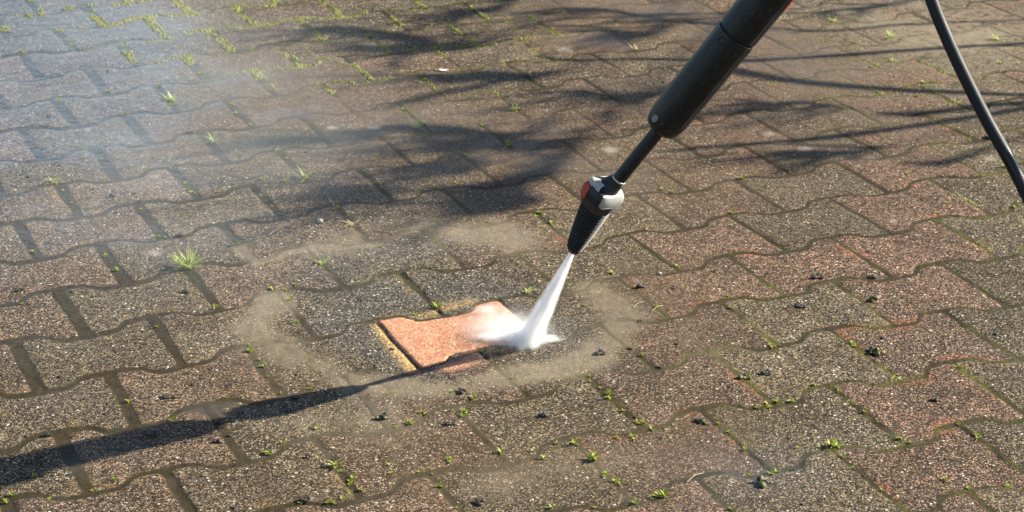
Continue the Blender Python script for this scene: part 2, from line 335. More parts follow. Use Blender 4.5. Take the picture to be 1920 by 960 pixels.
    g.L(g.math('MULTIPLY', g.mr(wetv, .35, .95), .75), g.b.inputs['Coat Weight']); g.b.inputs['Coat Roughness'].default_value = .22
    hgt = g.math('ADD', g.math('MULTIPLY', chip, .6), g.math('ADD', g.math('MULTIPLY', s2[2], .35), g.math('MULTIPLY', nC, .6)))
    hgt = g.math('ADD', hgt, g.math('MULTIPLY', isb, .8))
    st = g.math('MULTIPLY', g.math('SUBTRACT', 1.0, g.math('MULTIPLY', siltv, .45)), g.math('SUBTRACT', 1.0, g.math('MULTIPLY', g.mr(pudv, .3, .6), .85)))
    st = g.math('MULTIPLY', st, g.mr(mudv, 0, 1, .85, .4)); st = g.math('MULTIPLY', st, g.mr(wetv, .3, 1, 1.0, .5))
    g.L(g.bump(hgt, st, .0011), g.b.inputs['Normal'])
    return g.m
PM = paver_material('paver_concrete')
pave = tag(link_mesh('pavement', me_p, PM), 'interlocking red and grey concrete pavers, wet and dirty, with weeds in the joints', 'pavement', kind='structure')
# the washed stone, with real sides
bm = bmesh.new(); bm.from_mesh(me_c)
be = [ed for ed in bm.edges if ed.is_boundary]
ret = bmesh.ops.extrude_edge_only(bm, edges=be)
for v_ in ret['geom']:
    if isinstance(v_, bmesh.types.BMVert): v_.co.z -= .05
bm.to_mesh(me_c); bm.free()
me_c.shade_smooth()
tag(link_mesh('paver', me_c, PM), 'single washed salmon orange concrete paver lying clean under the water jet', 'paver')

# the ground all around
g = G('soil'); P_ = g.pos(); nn = g.noise(P_, 3, 6, .6); nf = g.noise(P_, 60, 4, .6)
g.L(g.mix(g.mr(nn, .4, .6), g.mix(nf, (.06, .045, .03), (.14, .11, .08)), g.mix(nf, (.04, .055, .015), (.10, .12, .04))), g.b.inputs['Base Color']); g.b.inputs['Roughness'].default_value = .9
g.L(g.bump(nf, .8, .01), g.b.inputs['Normal'])
tag(link_mesh('ground', pymesh('ground', [(-150, -150, -.06), (150, -150, -.06), (150, 150, -.06), (-150, 150, -.06)], [(0, 1, 2, 3)], False), g.m), 'brown soil and short grass around the paving', 'ground', kind='structure')

# ------------------------------------------------------------------ lance geometry
T0 = np.array(atdepth(1076, 468, 1)); T0 = gnd(1076, 468, .185)
dT = depth(T0)
N0 = atdepth(1137, 352, dT - .075)                          # shoulder of the nozzle
Q0 = atdepth(1240, 238, dT - .130)                          # where the pipe enters the grip
NP = atdepth(1143, 357, dT - .076)
pd = (Q0 - NP) / np.linalg.norm(Q0 - NP)
E0 = Q0 + pd * .62
def px_of(P):
    P = np.asarray(P) - CP; z = P @ CF; return np.array([CW + F * (P @ CR) / z, CH - F * (P @ CU) / z])
def s_at(x, y):                                             # distance along the grip that shows at a picture point
    return min((float(np.linalg.norm(px_of(Q0 + pd * t) - (x, y))), t) for t in np.linspace(0, .5, 501))[1]
SG = s_at(1377, 58); print('SG', SG, 'NL', np.linalg.norm(N0 - T0), np.linalg.norm(Q0 - NP), 'dT', dT)
def frame(a):
    a = a / np.linalg.norm(a); c = -CF - (-CF @ a) * a; c /= np.linalg.norm(c); r_ = np.cross(a, c)
    if r_ @ CR < 0: r_ = -r_
    return a, r_, c
def loft(p0, p1, prof, seg=48, th0=0.0, th1=360.0, capped=True, rscale=1.0):
    """prof: (distance along axis, radius, squareness, square angle deg). theta 0 = right of the picture, 90 = towards the camera"""
    a, r_, c = frame(np.asarray(p1) - np.asarray(p0)); full = abs(th1 - th0 - 360) < 1e-6
    n = seg if full else seg + 1; V = []; Fc = []
    for k, pr in enumerate(prof):
        s, rad = pr[0], pr[1] * rscale; sq = pr[2] if len(pr) > 2 else 0; sa = pr[3] if len(pr) > 3 else 0
        for i in range(n):
            th = R(th0 + (th1 - th0) * i / seg); q = abs(math.cos(th - R(sa))) ** 6 + abs(math.sin(th - R(sa))) ** 6
            rr = rad * ((1 - sq) + sq * q ** (-1 / 6))
            V.append(np.asarray(p0) + a * s + rr * (math.cos(th) * r_ + math.sin(th) * c))
    m = len(prof)
    for k in range(m - 1):
        for i in range(seg):
            j = (i + 1) % n if full else i + 1
            Fc.append((k * n + i, k * n + j, (k + 1) * n + j, (k + 1) * n + i))
    if capped and full:
        Fc.append(tuple(range(n))[::-1]); Fc.append(tuple((m - 1) * n + i for i in range(n)))
    return V, Fc
def add(parts):
    V = []; Fc = []
    for v, f in parts:
        o = len(V); V += list(v); Fc += [tuple(i + o for i in q) for q in f]
    return V, Fc
def fixn(me):
    b = bmesh.new(); b.from_mesh(me); bmesh.ops.recalc_face_normals(b, faces=b.faces); b.to_mesh(me); b.free()
    me.shade_smooth()
    me.set_sharp_from_angle(angle=R(38)); return me
def part(name, VF, mat, parent): return link_mesh(name, fixn(pymesh(name, *VF)), mat, parent)

def plastic(name, c, rough, speck=.5, c2=None, bs=.25, coat=0):
    g = G(name); P_ = g.pos(); a = g.noise(P_, 55, 5, .6); f = g.noise(P_, 700, 3, .6); v = g.vor(P_, 600); s = g.sep(v.outputs['Color'])
    col = g.mix(g.mr(a, .35, .7), c, c2 or tuple(x * 1.5 for x in c))
    sp = g.math('MULTIPLY', g.mr(s[0], .93, .96), g.mr(v.outputs['Distance'], .35, .15)); sp = g.math('MULTIPLY', sp, g.mr(a, .42, .6))
    col = g.mix(g.math('MULTIPLY', sp, speck), col, (.42, .42, .40)); col = g.mix(g.math('MULTIPLY', g.mr(f, .58, .75), .25 * speck), col, (.16, .15, .13))
    g.L(col, g.b.inputs['Base Color']); g.L(g.math('ADD', rough - .12, g.math('MULTIPLY', a, .25)), g.b.inputs['Roughness'])
    g.L(g.bump(g.math('ADD', f, g.math('MULTIPLY', sp, 1.5)), bs, .0006), g.b.inputs['Normal']); g.b.inputs['Specular IOR Level'].default_value = .32
    return g.m
M_grip = plastic('black_plastic', (.0022, .0042, .0058), .40, .65, (.008, .0115, .0140))
M_pipe = plastic('pipe_black', (.005, .007, .009), .42, .8, (.013, .016, .018), .5)
M_rub = plastic('ribbed_rubber', (.008, .010, .012), .52, .8, (.020, .023, .025), .6)
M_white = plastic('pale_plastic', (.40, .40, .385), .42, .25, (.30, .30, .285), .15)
M_red = plastic('red_plastic', (.40, .060, .030), .40, .3, (.30, .045, .025), .15)
M_dark = plastic('seam_black', (.004, .004, .005), .5, 0)
M_seam = plastic('seam_edge', (.16, .16, .155), .4, 0)
lance = tag(empty('pressure_washer_lance', tuple(T0)), 'black pressure washer lance with ribbed nozzle spraying the clean paver', 'pressure washer')
lance_parts = []
def lp(name, VF, mat, label=None, parent=None):
    o = part(name, VF, mat, parent or lance)
    if not parent: o.matrix_parent_inverse = Matrix.Translation(Vector(T0)).inverted()
    if label: o['label'] = label
    return o
# pipe
plen = np.linalg.norm(Q0 - NP)
pr = [(-.012, .0093), (0, .0093), (plen + .03, .0093)]
pipe = lp('pipe', loft(NP, Q0, pr), M_pipe)
o_ = lp('sealing_ring', loft(NP, Q0, [(.0195, .0094), (.0198, .0102), (.0209, .0104), (.0220, .0102), (.0223, .0094)], capped=False), M_white)
# grip: two-piece moulded sleeve
glen = .62
prof = [(-.004, .0105), (-.004, .0175), (-.0015, .0210), (.004, .0238), (.012, .0256), (.020, .0264), (.05, .0269), (SG - .002, .0272), (SG - .0015, .0266)]
grip = lp('grip_sleeve', loft(Q0, E0, prof, 72), M_grip)
prof2 = [(SG - .0018, .0252), (SG + .0025, .0252)]
lp('grip_seam', loft(Q0, E0, prof2, 72), M_dark)
prof3 = [(SG + .0018, .0264), (SG + .0024, .0271), (.22, .0277), (.27, .0282), (.30, .040), (.40, .046), (.46, .040), (.60, .028), (.612, .018)]  # unseen bulge up the body, added to widen the cast lance shadow
body = lp('grip_body', loft(Q0, E0, prof3, 72), M_grip)
def strip(p0, p1, s0, s1, th, rad, w=.0004, n=24, bend=0):
    a, r_, c = frame(np.asarray(p1) - np.asarray(p0)); V = []; Fc = []
    for i in range(n + 1):
        s = s0 + (s1 - s0) * i / n; t = R(th + bend * math.sin(i / n * math.pi)); dw = w / rad
        for q, rr in ((-1, rad - .0006), (-1, rad + .0003), (1, rad + .0003), (1, rad - .0006)):
            V.append(np.asarray(p0) + a * s + rr * (math.cos(t + q * dw) * r_ + math.sin(t + q * dw) * c))
    for i in range(n):
        for j in range(4): Fc.append((i * 4 + j, i * 4 + (j + 1) % 4, (i + 1) * 4 + (j + 1) % 4, (i + 1) * 4 + j))
    return V, Fc
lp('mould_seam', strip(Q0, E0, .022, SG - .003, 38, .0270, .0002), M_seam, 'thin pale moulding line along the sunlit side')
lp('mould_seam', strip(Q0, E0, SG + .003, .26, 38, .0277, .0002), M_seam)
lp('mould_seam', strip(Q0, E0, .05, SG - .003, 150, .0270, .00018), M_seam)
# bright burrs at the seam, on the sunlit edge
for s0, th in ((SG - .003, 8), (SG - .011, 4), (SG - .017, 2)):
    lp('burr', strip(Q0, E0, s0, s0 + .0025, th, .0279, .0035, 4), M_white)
def screw_hole(s, th, rad, rr=.0040, mat=M_dark, parent=None, raised=False):
    a, r_, c = frame(E0 - Q0); nrm = math.cos(R(th)) * r_ + math.sin(R(th)) * c; tt = np.cross(a, nrm)
    ctr = Q0 + a * s + nrm * rad; V = []; Fc = []
    rings = ((1.25, .0), (1.15, .0006), (1.0, .0004), (.85, -.0012 if not raised else .0005), (0.02, -.0014 if not raised else .0007))
    for k, dz in rings:
        for i in range(20):
            t = i / 20 * 2 * math.pi; V.append(ctr + nrm * dz + rr * k * (math.cos(t) * a * 1.25 + math.sin(t) * tt))
    for k in range(4):
        for i in range(20): Fc.append((k * 20 + i, k * 20 + (i + 1) % 20, (k + 1) * 20 + (i + 1) % 20, (k + 1) * 20 + i))
    return V, Fc
lp('screw', screw_hole(SG - .013, 112, .0271), M_dark); lp('screw', screw_hole(SG + .028, 100, .0272), M_dark)
lp('screw', screw_hole(.0125, 122, .0258, .0036, raised=True), M_seam)
# red part of the handle further up
lp('red_trim', strip(Q0, E0, SG + .062, .28, 12, .0282, .0035), M_red)
# rear handle with trigger guard, out of the picture
a_, r0, c0 = frame(E0 - Q0)
hb = Q0 + a_ * .56
lp('pistol_handle', loft(hb, hb + (a_ * .25 + c0 * .9), [(-.02, .018), (0, .022), (.05, .020), (.12, .019), (.15, .022), (.155, .015)], 24), M_grip)

# nozzle
nl = np.linalg.norm(N0 - T0)
k = nl / .118
def S_(x): return x * k
wb = [(S_(.001), .0080)]
for i_ in range(14):
    s0_ = .004 + i_ * .0058; b0 = .0092 + (.0203 - .0092) * min(1, (s0_ / .078)) ** .72
    wb += [(S_(s0_), b0), (S_(s0_ + .0012), b0 + .0009), (S_(s0_ + .0034), b0 + .0009), (S_(s0_ + .0046), b0)]
wb += [(S_(.0872), .0208), (S_(.0885), .0220, .35, 40), (S_(.096), .0238, .6, 40), (S_(.106), .0246, .75, 40), (S_(.114), .0240, .75, 40), (S_(.119), .0214, .7, 40), (S_(.120), .012)]
lp('nozzle_body', loft(T0, N0, wb, 72, rscale=.96), M_white, 'pale grey nozzle body showing at the corners and the sunlit side')
rb = [(S_(.0), .0090)]; n_r = 14
for i in range(n_r):
    s = .004 + i * .0058; base = .0096 + (.0205 - .0096) * min(1, (s / .078)) ** .72
    rb += [(S_(s), base), (S_(s + .0012), base + .0019), (S_(s + .0030), base + .0019), (S_(s + .0040), base + .0001)]
rb += [(S_(.0872), .0211), (S_(.0905), .0216)]
lp('rubber_sleeve', loft(T0, N0, rb, 72, 52, 292, rscale=.97), M_rub, 'black ribbed rubber sleeve round the cone')
cap = [(S_(.0870), .0222, .30, 40), (S_(.096), .0243, .6, 40), (S_(.1035), .0251, .7, 40), (S_(.1040), .0232, .7, 40)]
lp('sleeve_collar', loft(T0, N0, cap, 48, 40, 172, rscale=1.0), M_rub)
pl_ = [(S_(.1000), .0242, .7, 40), (S_(.108), .0253, .75, 40), (S_(.1155), .0250, .75, 40), (S_(.1212), .0224, .7, 40), (S_(.1225), .010, .5, 40)]
lp('nozzle_collar', loft(T0, N0, pl_, 48, 88, 142, rscale=1.0), M_grip)
rd = [(S_(.0955), .0240, .7, 40), (S_(.0965), .0256, .7, 40), (S_(.108), .0262, .75, 40), (S_(.118), .0256, .75, 40), (S_(.1195), .0235, .7, 40)]
lp('collar_corner', loft(T0, N0, [(S_(.119), .0225, .7, 40), (S_(.1275), .0215, .6, 40), (S_(.1285), .0195, .6, 40), (S_(.1285), .012)], 24, 108, 168), M_white)
lp('red_marker', loft(T0, N0, rd, 20, 142, 168, rscale=.985), M_red, 'orange red tab on the side of the nozzle')
nd = (NP - N0); ax1 = NP + pd * .0195
lp('neck', loft(N0 - (N0 - T0) / nl * .004, ax1, [(-.002, .0215, .4, 40), (.002, .0200, .2, 40), (.007, .0160), (.013, .0128), (.020, .0114), (np.linalg.norm(ax1 - N0) + .003, .0106)], 48), M_rub)
lp('nozzle_opening', loft(T0, N0, [(-.0012, .0040), (-.0014, .0086), (.0006, .0092), (.003, .0090)], 40), M_dark)

# hose hanging in the air at the right
hp = [(1725, -140, 2.2), (1733, -60, 2.2), (1747, 0, 2.2), (1777, 75, 2.2), (1812, 150, 2.2), (1850, 225, 2.2), (1887, 291, 2.2), (1915, 345, 2.2), (1950, 420, 2.2), (1992, 520, 2.2), (2050, 620, 2.2)]
def catmull(P, n=8):
    P = [np.asarray(p, float) for p in P]; out = []
    for i in range(len(P) - 1):
        p0 = P[max(i - 1, 0)]; p1 = P[i]; p2 = P[i + 1]; p3 = P[min(i + 2, len(P) - 1)]
        for j in range(n):
            t = j / n; out.append(.5 * ((2 * p1) + (-p0 + p2) * t + (2 * p0 - 5 * p1 + 4 * p2 - p3) * t * t + (-p0 + 3 * p1 - 3 * p2 + p3) * t ** 3))
    out.append(P[-1]); return out
def tube(pts, rad, seg=16, caps=True):
    pts = [np.asarray(p) for p in pts]; V = []; Fc = []; up = np.array([.1, .3, 1.0])
    for i, p in enumerate(pts):
        t = pts[min(i + 1, len(pts) - 1)] - pts[max(i - 1, 0)]; t = t / (np.linalg.norm(t) + 1e-9)
        x = np.cross(t, up); x /= np.linalg.norm(x) + 1e-9; y = np.cross(x, t); up = y
        r_ = rad(i / (len(pts) - 1)) if callable(rad) else rad
        for j in range(seg):
            th = j / seg * 2 * math.pi; V.append(p + r_ * (math.cos(th) * x + math.sin(th) * y))
    for i in range(len(pts) - 1):
        for j in range(seg): Fc.append((i * seg + j, i * seg + (j + 1) % seg, (i + 1) * seg + (j + 1) % seg, (i + 1) * seg + j))
    if caps: Fc.append(tuple(range(seg))[::-1]); Fc.append(tuple((len(pts) - 1) * seg + j for j in range(seg)))
    return V, Fc
H3 = [atdepth(x, y, d) for x, y, d in hp]
tail = H3[-1]
H3 += [tail + np.array([.10, -.02, -.10]), np.array([tail[0] + .30, tail[1] - .05, .012]), np.array([tail[0] + .7, tail[1] - .02, .011]), np.array([tail[0] + 1.3, tail[1] + .2, .011])]
g = G('hose_rubber'); P_ = g.pos(); a = g.noise(P_, 40, 4, .6); w_ = g.n.new('ShaderNodeTexWave'); w_.inputs['Scale'].default_value = 140; w_.inputs['Distortion'].default_value = .6; w_.bands_direction = 'Z'; g.L(P_, w_.inputs['Vector'])
g.L(g.mix(a, (.0018, .0035, .008), (.004, .007, .013)), g.b.inputs['Base Color']); hv_ = g.n.new('ShaderNodeVectorMath'); hv_.operation = 'DISTANCE'; g.L(P_, hv_.inputs[0]); hv_.inputs[1].default_value = tuple(H3[6] * .7 + H3[7] * .3)
g.L(g.math('MULTIPLY', g.math('ADD', .42, g.math('MULTIPLY', a, .2)), g.mr(hv_.outputs['Value'], .006, .026, .22, 1.0)), g.b.inputs['Roughness']); g.L(g.bump(w_.outputs['Fac'], .12, .0005), g.b.inputs['Normal']); g.b.inputs['Specular IOR Level'].default_value = .35
hose = link_mesh('hose', fixn(pymesh('hose', *tube(catmull(H3, 10), .0072, 24))), g.m)
tag(hose, 'glossy black high pressure hose slanting down at the right edge', 'hose')

# ------------------------------------------------------------------ bare tree off to the right: its branches shade the paving
g = G('bark'); P_ = g.pos(); a = g.noise(P_, 30, 5, .7); g.L(g.mix(a, (.05, .035, .025), (.16, .12, .09)), g.b.inputs['Base Color']); g.b.inputs['Roughness'].default_value = .9; g.L(g.bump(a, .7, .01), g.b.inputs['Normal']); M_bark = g.m
SD = np.array(SUN)
TR = np.array([6.2, 1.6, 0.0])
tree = tag(empty('bare_tree', tuple(TR)), 'bare leafless tree standing on the sunny side beyond the paving, its branches casting the shadows', 'tree')
def treepart(name, VF):
    o = part(name, VF, M_bark, tree); o.matrix_parent_inverse = Matrix.Translation(Vector(TR)).inverted(); return o
treepart('trunk', tube(catmull([TR + (0, 0, -.1), TR + (.05, .02, 1), TR + (-.02, .05, 2), TR + (.1, 0, 3.2), TR + (.05, .1, 4.6)], 6), lambda t: .13 * (1 - .6 * t), 16))
shad = [  # shade on the paving (picture points), how many of them belong to the thick part, distance back along the sunlight, radius (m)
    ([(1180, 34), (1280, 40), (1400, 46), (1560, 55), (1700, 42), (1920, 34), (2150, 10)], 9, 2.1, .008),
    ([(1000, 108), (1080, 114), (1200, 110), (1390, 112), (1480, 108), (1600, 100), (1770, 88), (1920, 80), (2200, 60)], 9, 2.2, .012),
    ([(1300, 118), (1380, 132), (1480, 150), (1560, 160), (1700, 170), (1920, 180), (2200, 190)], 9, 2.1, .016),
    ([(1240, 284), (1330, 276), (1440, 268), (1560, 258), (1700, 240), (1920, 205), (2200, 150)], 9, 2.1, .013),
    ([(1640, 214), (1700, 216), (1780, 208), (1850, 198), (1950, 190), (2200, 140)], 9, 2.3, .016),
    ([(1690, 308), (1720, 311), (1750, 310), (1775, 306), (1990, 240), (2300, 200)], 4, 2.5, .017),
    ([(570, 60), (620, 54), (690, 64), (760, 74), (840, 92), (950, 60), (1050, -30), (1300, -160)], 5, 2.8, .032),
    ([(700, 88), (760, 98), (820, 90), (900, 60), (1000, -40), (1300, -160)], 3, 2.8, .026),
    ([(850, 18), (890, 22), (930, 14), (1000, -20), (1200, -140)], 3, 2.6, .016),
    ([(970, 28), (1050, 16), (1130, 18), (1220, 30), (1290, 40), (1400, 20), (1600, -100)], 5, 2.4, .010),
    ([(800, 143), (850, 150), (910, 142), (970, 148), (1060, 130), (1200, 60), (1400, -100)], 4, 2.8, .026),
    ([(690, 246), (740, 240), (800, 244), (880, 252), (960, 256), (1060, 220), (1300, 80), (1500, -100)], 5, 2.8, .026),
    ([(770, 264), (850, 272), (930, 270), (1020, 276), (1100, 240), (1300, 90), (1500, -100)], 4, 2.9, .030),
    ([(520, 266), (560, 260), (610, 264), (700, 250), (900, 120), (1200, -100)], 3, 3.0, .024),
    ([(740, 318), (790, 314), (850, 322), (920, 290), (1150, 130), (1400, -100)], 3, 2.9, .022),
    ([(870, 362), (910, 350), (960, 340), (1000, 330), (1100, 260), (1300, 90), (1500, -100)], 4, 2.9, .024),
    ([(860, 384), (900, 388), (940, 372), (1010, 320), (1300, 90), (1500, -100)], 3, 2.8, .038),
    ([(600, 350), (650, 362), (700, 372), (760, 350), (1000, 180), (1400, -100)], 3, 3.0, .030),
    ([(1090, 170), (1140, 184), (1200, 186), (1280, 150), (1400, 20), (1500, -100)], 3, 2.6, .022),
    ([(1120, 50), (1160, 58), (1210, 66), (1300, 20), (1450, -100)], 3, 2.6, .014),
    ([(1400, 22), (1500, 22), (1640, 10), (1800, -20), (2100, -60)], 5, 2.2, .006),
    ([(1390, 186), (1450, 196), (1500, 192), (1600, 204), (1900, 240), (2200, 220)], 3, 2.4, .010),
    ([(1480, 288), (1530, 284), (1570, 290), (1700, 270), (1950, 215), (2200, 190)], 3, 2.4, .010),
]
rng = random.Random(3)
for pts, nb_, s, rad in shad:
    P3 = []; Rd = []
    for i, (x, y) in enumerate(pts):
        P3.append(gnd(x, y) + SD * (s + .10 * math.sin(i * 1.3 + s * 5))); Rd.append(rad * rng.uniform(.55, 1.15) if i < nb_ else .0022)
    Rd[0] *= .35
    last = P3[-1]; top = TR + np.array([0, 0, min(4.0, max(1.2, last[2] + .9))])
    P3 += [last * .45 + top * .55 + np.array([0, 0, -.12]), top]; Rd += [.012, .035]
    c_ = catmull(P3, 7); n_ = len(c_)
    rf = (lambda Rd: lambda t: float(np.interp(t * (len(Rd) - 1), range(len(Rd)), Rd)))(Rd)
    treepart('branch', tube(c_, rf, 10))
# twigs fanning off the branches blur the shade
tw = []
for pts, nb_, s, rad in shad[6:]:
    for j in range(15):
        i = rng.randrange(0, min(nb_, len(pts) - 1)); t = rng.random()
        x = pts[i][0] * (1 - t) + pts[i + 1][0] * t; y = pts[i][1] * (1 - t) + pts[i + 1][1] * t
        p = gnd(x, y) + SD * (s + .05); L_ = rng.uniform(.08, .34)
        d = np.array([-1, rng.uniform(-.6, .6), rng.uniform(-.45, .35)]); d /= np.linalg.norm(d)
        q = p + d * L_ * .6 + np.array([0, 0, rng.uniform(-.03, .03)])
        tw.append(tube([p, q, p + d * L_], lambda t, r=rng.uniform(.004, .010): r * (1 - .6 * t), 5))
o = treepart('twigs', add(tw)); o['kind'] = 'stuff'

# ------------------------------------------------------------------ weeds, tufts, crumbs
def leafmat(name, c1, c2, tr=.35):
    g = G(name); P_ = g.pos(); a = g.noise(P_, 120, 3, .6); oi = g.n.new('ShaderNodeObjectInfo').outputs['Random']
    g.L(g.mix(g.math('MULTIPLY', g.math('ADD', a, oi), .5), c1, c2), g.b.inputs['Base Color']); g.b.inputs['Roughness'].default_value = .5
    g.b.inputs['Subsurface Weight'].default_value = 0
    t = g.n.new('ShaderNodeBsdfTranslucent'); t.inputs[0].default_value = (*[x * 1.1 for x in c2], 1); mx = g.n.new('ShaderNodeMixShader'); mx.inputs[0].default_value = tr
    g.L(g.b.outputs[0], mx.inputs[1]); g.L(t.outputs[0], mx.inputs[2]); g.L(mx.outputs[0], g.out.inputs[0]); return g.m
M_moss = leafmat('moss_green', (.11, .12, .015), (.32, .33, .055)); M_weed = leafmat('weed_green', (.13, .17, .015), (.36, .40, .05)); M_grass = leafmat('grass_green', (.26, .34, .06), (.55, .60, .25), .4)
M_straw = leafmat('dry_straw', (.35, .28, .15), (.55, .46, .28), .2)
def blade(base, dr, L_, w, bend, seg=5, V=None, Fc=None):
    dr = np.asarray(dr, float); hz = np.array([dr[0], dr[1], 0]); nh = np.linalg.norm(hz) + 1e-6; hz /= nh; sd = np.array([-hz[1], hz[0], 0])
    el0 = math.atan2(dr[2], nh); p = np.asarray(base, float); o = len(V)
    for i in range(seg + 1):
        t = i / seg; el = el0 - bend * t; ww = w * math.sin(min(1, .25 + t * .9) * math.pi * .98) if t < 1 else 0
        ww = w * (1 - t ** 2.2) * (.55 + .45 * min(1, t * 4))
        V.append(p + sd * ww * .5 + np.array([0, 0, .12 * w])); V.append(p); V.append(p - sd * ww * .5 + np.array([0, 0, .12 * w]))
        p = p + (hz * math.cos(el) + np.array([0, 0, math.sin(el)])) * L_ / seg
    for i in range(seg):
        a = o + i * 3; Fc.append((a, a + 1, a + 4, a + 3)); Fc.append((a + 1, a + 2, a + 5, a + 4))
def sprout_mesh(seed):
    r = random.Random(seed); V = []; Fc = []
    for k in range(r.randint(1, 3)):
        cx, cy = r.uniform(-.006, .006), r.uniform(-.005, .005); n = r.randint(5, 8); ph = r.random() * 6
        for i in range(n):
            th = ph + i / n * 6.283 + r.uniform(-.3, .3); el = r.uniform(.3, 1.15); L_ = r.uniform(.004, .0095)
            blade((cx, cy, .0005), (math.cos(th) * math.cos(el), math.sin(th) * math.cos(el), math.sin(el)), L_, L_ * r.uniform(.28, .45), r.uniform(.3, 1.1), 4, V, Fc)
    return pymesh('weed_sprout', V, Fc)
def tuft_mesh(seed, n, L0, L1, w=.0019, flat=.0, spread=.006):
    r = random.Random(seed); V = []; Fc = []
    for i in range(n):
        th = r.random() * 6.283; el = r.uniform(.15 if flat else .35, 1.4 - flat); L_ = r.uniform(L0, L1)
        blade((r.uniform(-spread, spread), r.uniform(-spread, spread), 0), (math.cos(th) * math.cos(el), math.sin(th) * math.cos(el), math.sin(el)), L_, w * r.uniform(.6, 1.2), r.uniform(.1, .9), 6, V, Fc)
    return pymesh('grass_tuft', V, Fc)
SM = [sprout_mesh(100 + i) for i in range(9)]
for m_ in SM: m_.materials.append(M_weed)
def place(name, me, x, y, label, cat, group, scale=1.0, rot=None, sink=0.0, mat=None, sz=None):
    p = gnd(x, y); z = height_at(p[0], p[1]); p = gnd(x, y, z); z = height_at(p[0], p[1])
    o = bpy.data.objects.new(name, me); COL.objects.link(o)
    o.location = (p[0], p[1], z - sink); o.rotation_euler = (0, 0, rng.random() * 6.28 if rot is None else rot)
    o.scale = (scale, scale, scale) if sz is None else sz
    return tag(o, label, cat, group)
ZONES = [(120, 60, 'in the top left corner'), (480, 60, 'among the mossy joints along the top, left of the middle'), (100, 250, 'on the bluish misty pavers at the left edge'), (380, 190, 'round the grass tufts at the upper left'),
         (330, 370, 'on the left, above the biggest grass tuft'), (600, 370, 'above the pale silt, upper middle'), (80, 540, 'near the left edge level with the clean paver'), (520, 560, 'along the pale ring left of the clean paver'),
         (450, 700, 'just above the shadow of the lance'), (150, 860, 'by the wide end of the lance shadow, bottom left'), (600, 860, 'around the big leafy weed at the bottom, left of centre'), (860, 740, 'on the silt right below the clean paver'), (850, 890, 'at the bottom edge below the clean paver'),
         (1130, 740, 'in the dotted joint below and right of the jet'), (1180, 860, 'left of the grey puddle at the bottom'), (1150, 540, 'on the brown pavers right of the jet'), (1380, 590, 'right of the jet, in the middle of the right half'),
         (1430, 760, 'above the grey puddle, lower right'), (1450, 900, 'in and around the grey puddle'), (1640, 760, 'in the straight joints of the lower right'), (1840, 880, 'in the bottom right corner'), (1650, 580, 'beside the black crumbs on the right'), (1850, 560, 'at the right edge below the hose'),
         (1420, 390, 'right of the ribbed nozzle'), (1700, 360, 'left of the low end of the hose'), (1780, 190, 'beside the middle of the hose'), (1890, 200, 'behind the hose at the right edge'), (1590, 80, 'between grip and hose at the top'), (1440, 170, 'close to the thick grip in the branch shade'),
         (850, 160, 'among the branch shadows at the top middle'), (800, 300, 'in the dark branch shadows, middle'), (1040, 370, 'left of the ribbed nozzle')]
def zone(x, y): return min(ZONES, key=lambda q: math.hypot(q[0] - x, (q[1] - y) * 1.6))[2]
sprouts = """43,98 110,188 200,171 111,190 237,214 378,139 440,198 445,213 470,233 522,283 536,297 105,347 118,360 134,381 197,337 269,316 193,299 320,317 345,345 352,355 363,362 262,393 297,445 312,446 356,405 64,474 198,480 218,509 445,460 490,337 491,367 497,379 512,388 525,403 535,340 630,391 408,360 650,400
42,570 45,544 293,615 247,753 326,788 405,577 467,648 467,660 487,675 495,688 503,705 417,746 455,744 523,739 583,730 655,905 595,860 535,832 500,852 213,900 170,921 10,945 64,895 90,935 20,930 625,943 560,943 552,535 513,543 537,545 543,563 556,605 593,808 640,885 660,895
775,590 945,693 960,709 845,735 891,745 870,779 741,801 770,797 797,777 1045,833 1017,860 1000,847 875,775 728,873 740,888 785,888 812,888 828,913 845,866 1105,707 1110,716 1125,730 1140,741 1145,748 1165,770 1195,793 1203,795 1223,808 1245,805 1262,798 1225,938 1190,947 1117,955 1135,893 1160,905 860,952 1035,955 1150,513 1267,500 1230,575 1203,667 1160,822 1190,822 657,925 675,920 640,935 650,910
1320,563 1362,556 1370,578 1445,540 1408,610 1397,708 1448,650 1456,650 1463,647 1530,723 1420,767 1440,762 1460,755 1435,768 1485,755 1575,732 1624,772 1605,761 1650,792 1602,647 1605,652 1690,823 1712,829 1577,857 1597,880 1404,893 1450,887 1370,957 1800,795 1835,820 1817,915 1770,920 1653,923 1890,915 1345,795 1372,826 1363,810 1500,842 1540,838 1795,688 1657,665 1770,900
1370,425 1370,400 1240,355 1260,360 1557,35 1665,115 1755,155 1780,195 1800,205 1815,210 1845,170 1885,236 1730,155 1820,263 1555,78 1597,78 1604,80 1590,52 1720,180 1635,125 1760,400 1905,390 1775,380 1550,185 1455,155 1440,158 1705,325 1770,330 1880,120 1910,120
797,232 735,110 850,155 797,150 975,205 905,235 928,248 873,292 880,270 713,345 780,360 853,343 1080,320 1025,335 1070,378 1190,92 1247,130 1007,405 1012,400 1037,420 1020,400 700,300 545,190 585,180 610,165 760,205 330,60 300,160"""
for ln in sprouts.split('\n'):
    for pr_ in ln.split():
        x, y = map(float, pr_.split(','))
        place('weed_sprout', rng.choice(SM), x, y, 'tiny weed sprout ' + zone(x, y), 'weed', 'tiny sprouts ' + zone(x, y), rng.uniform(.5, .95))
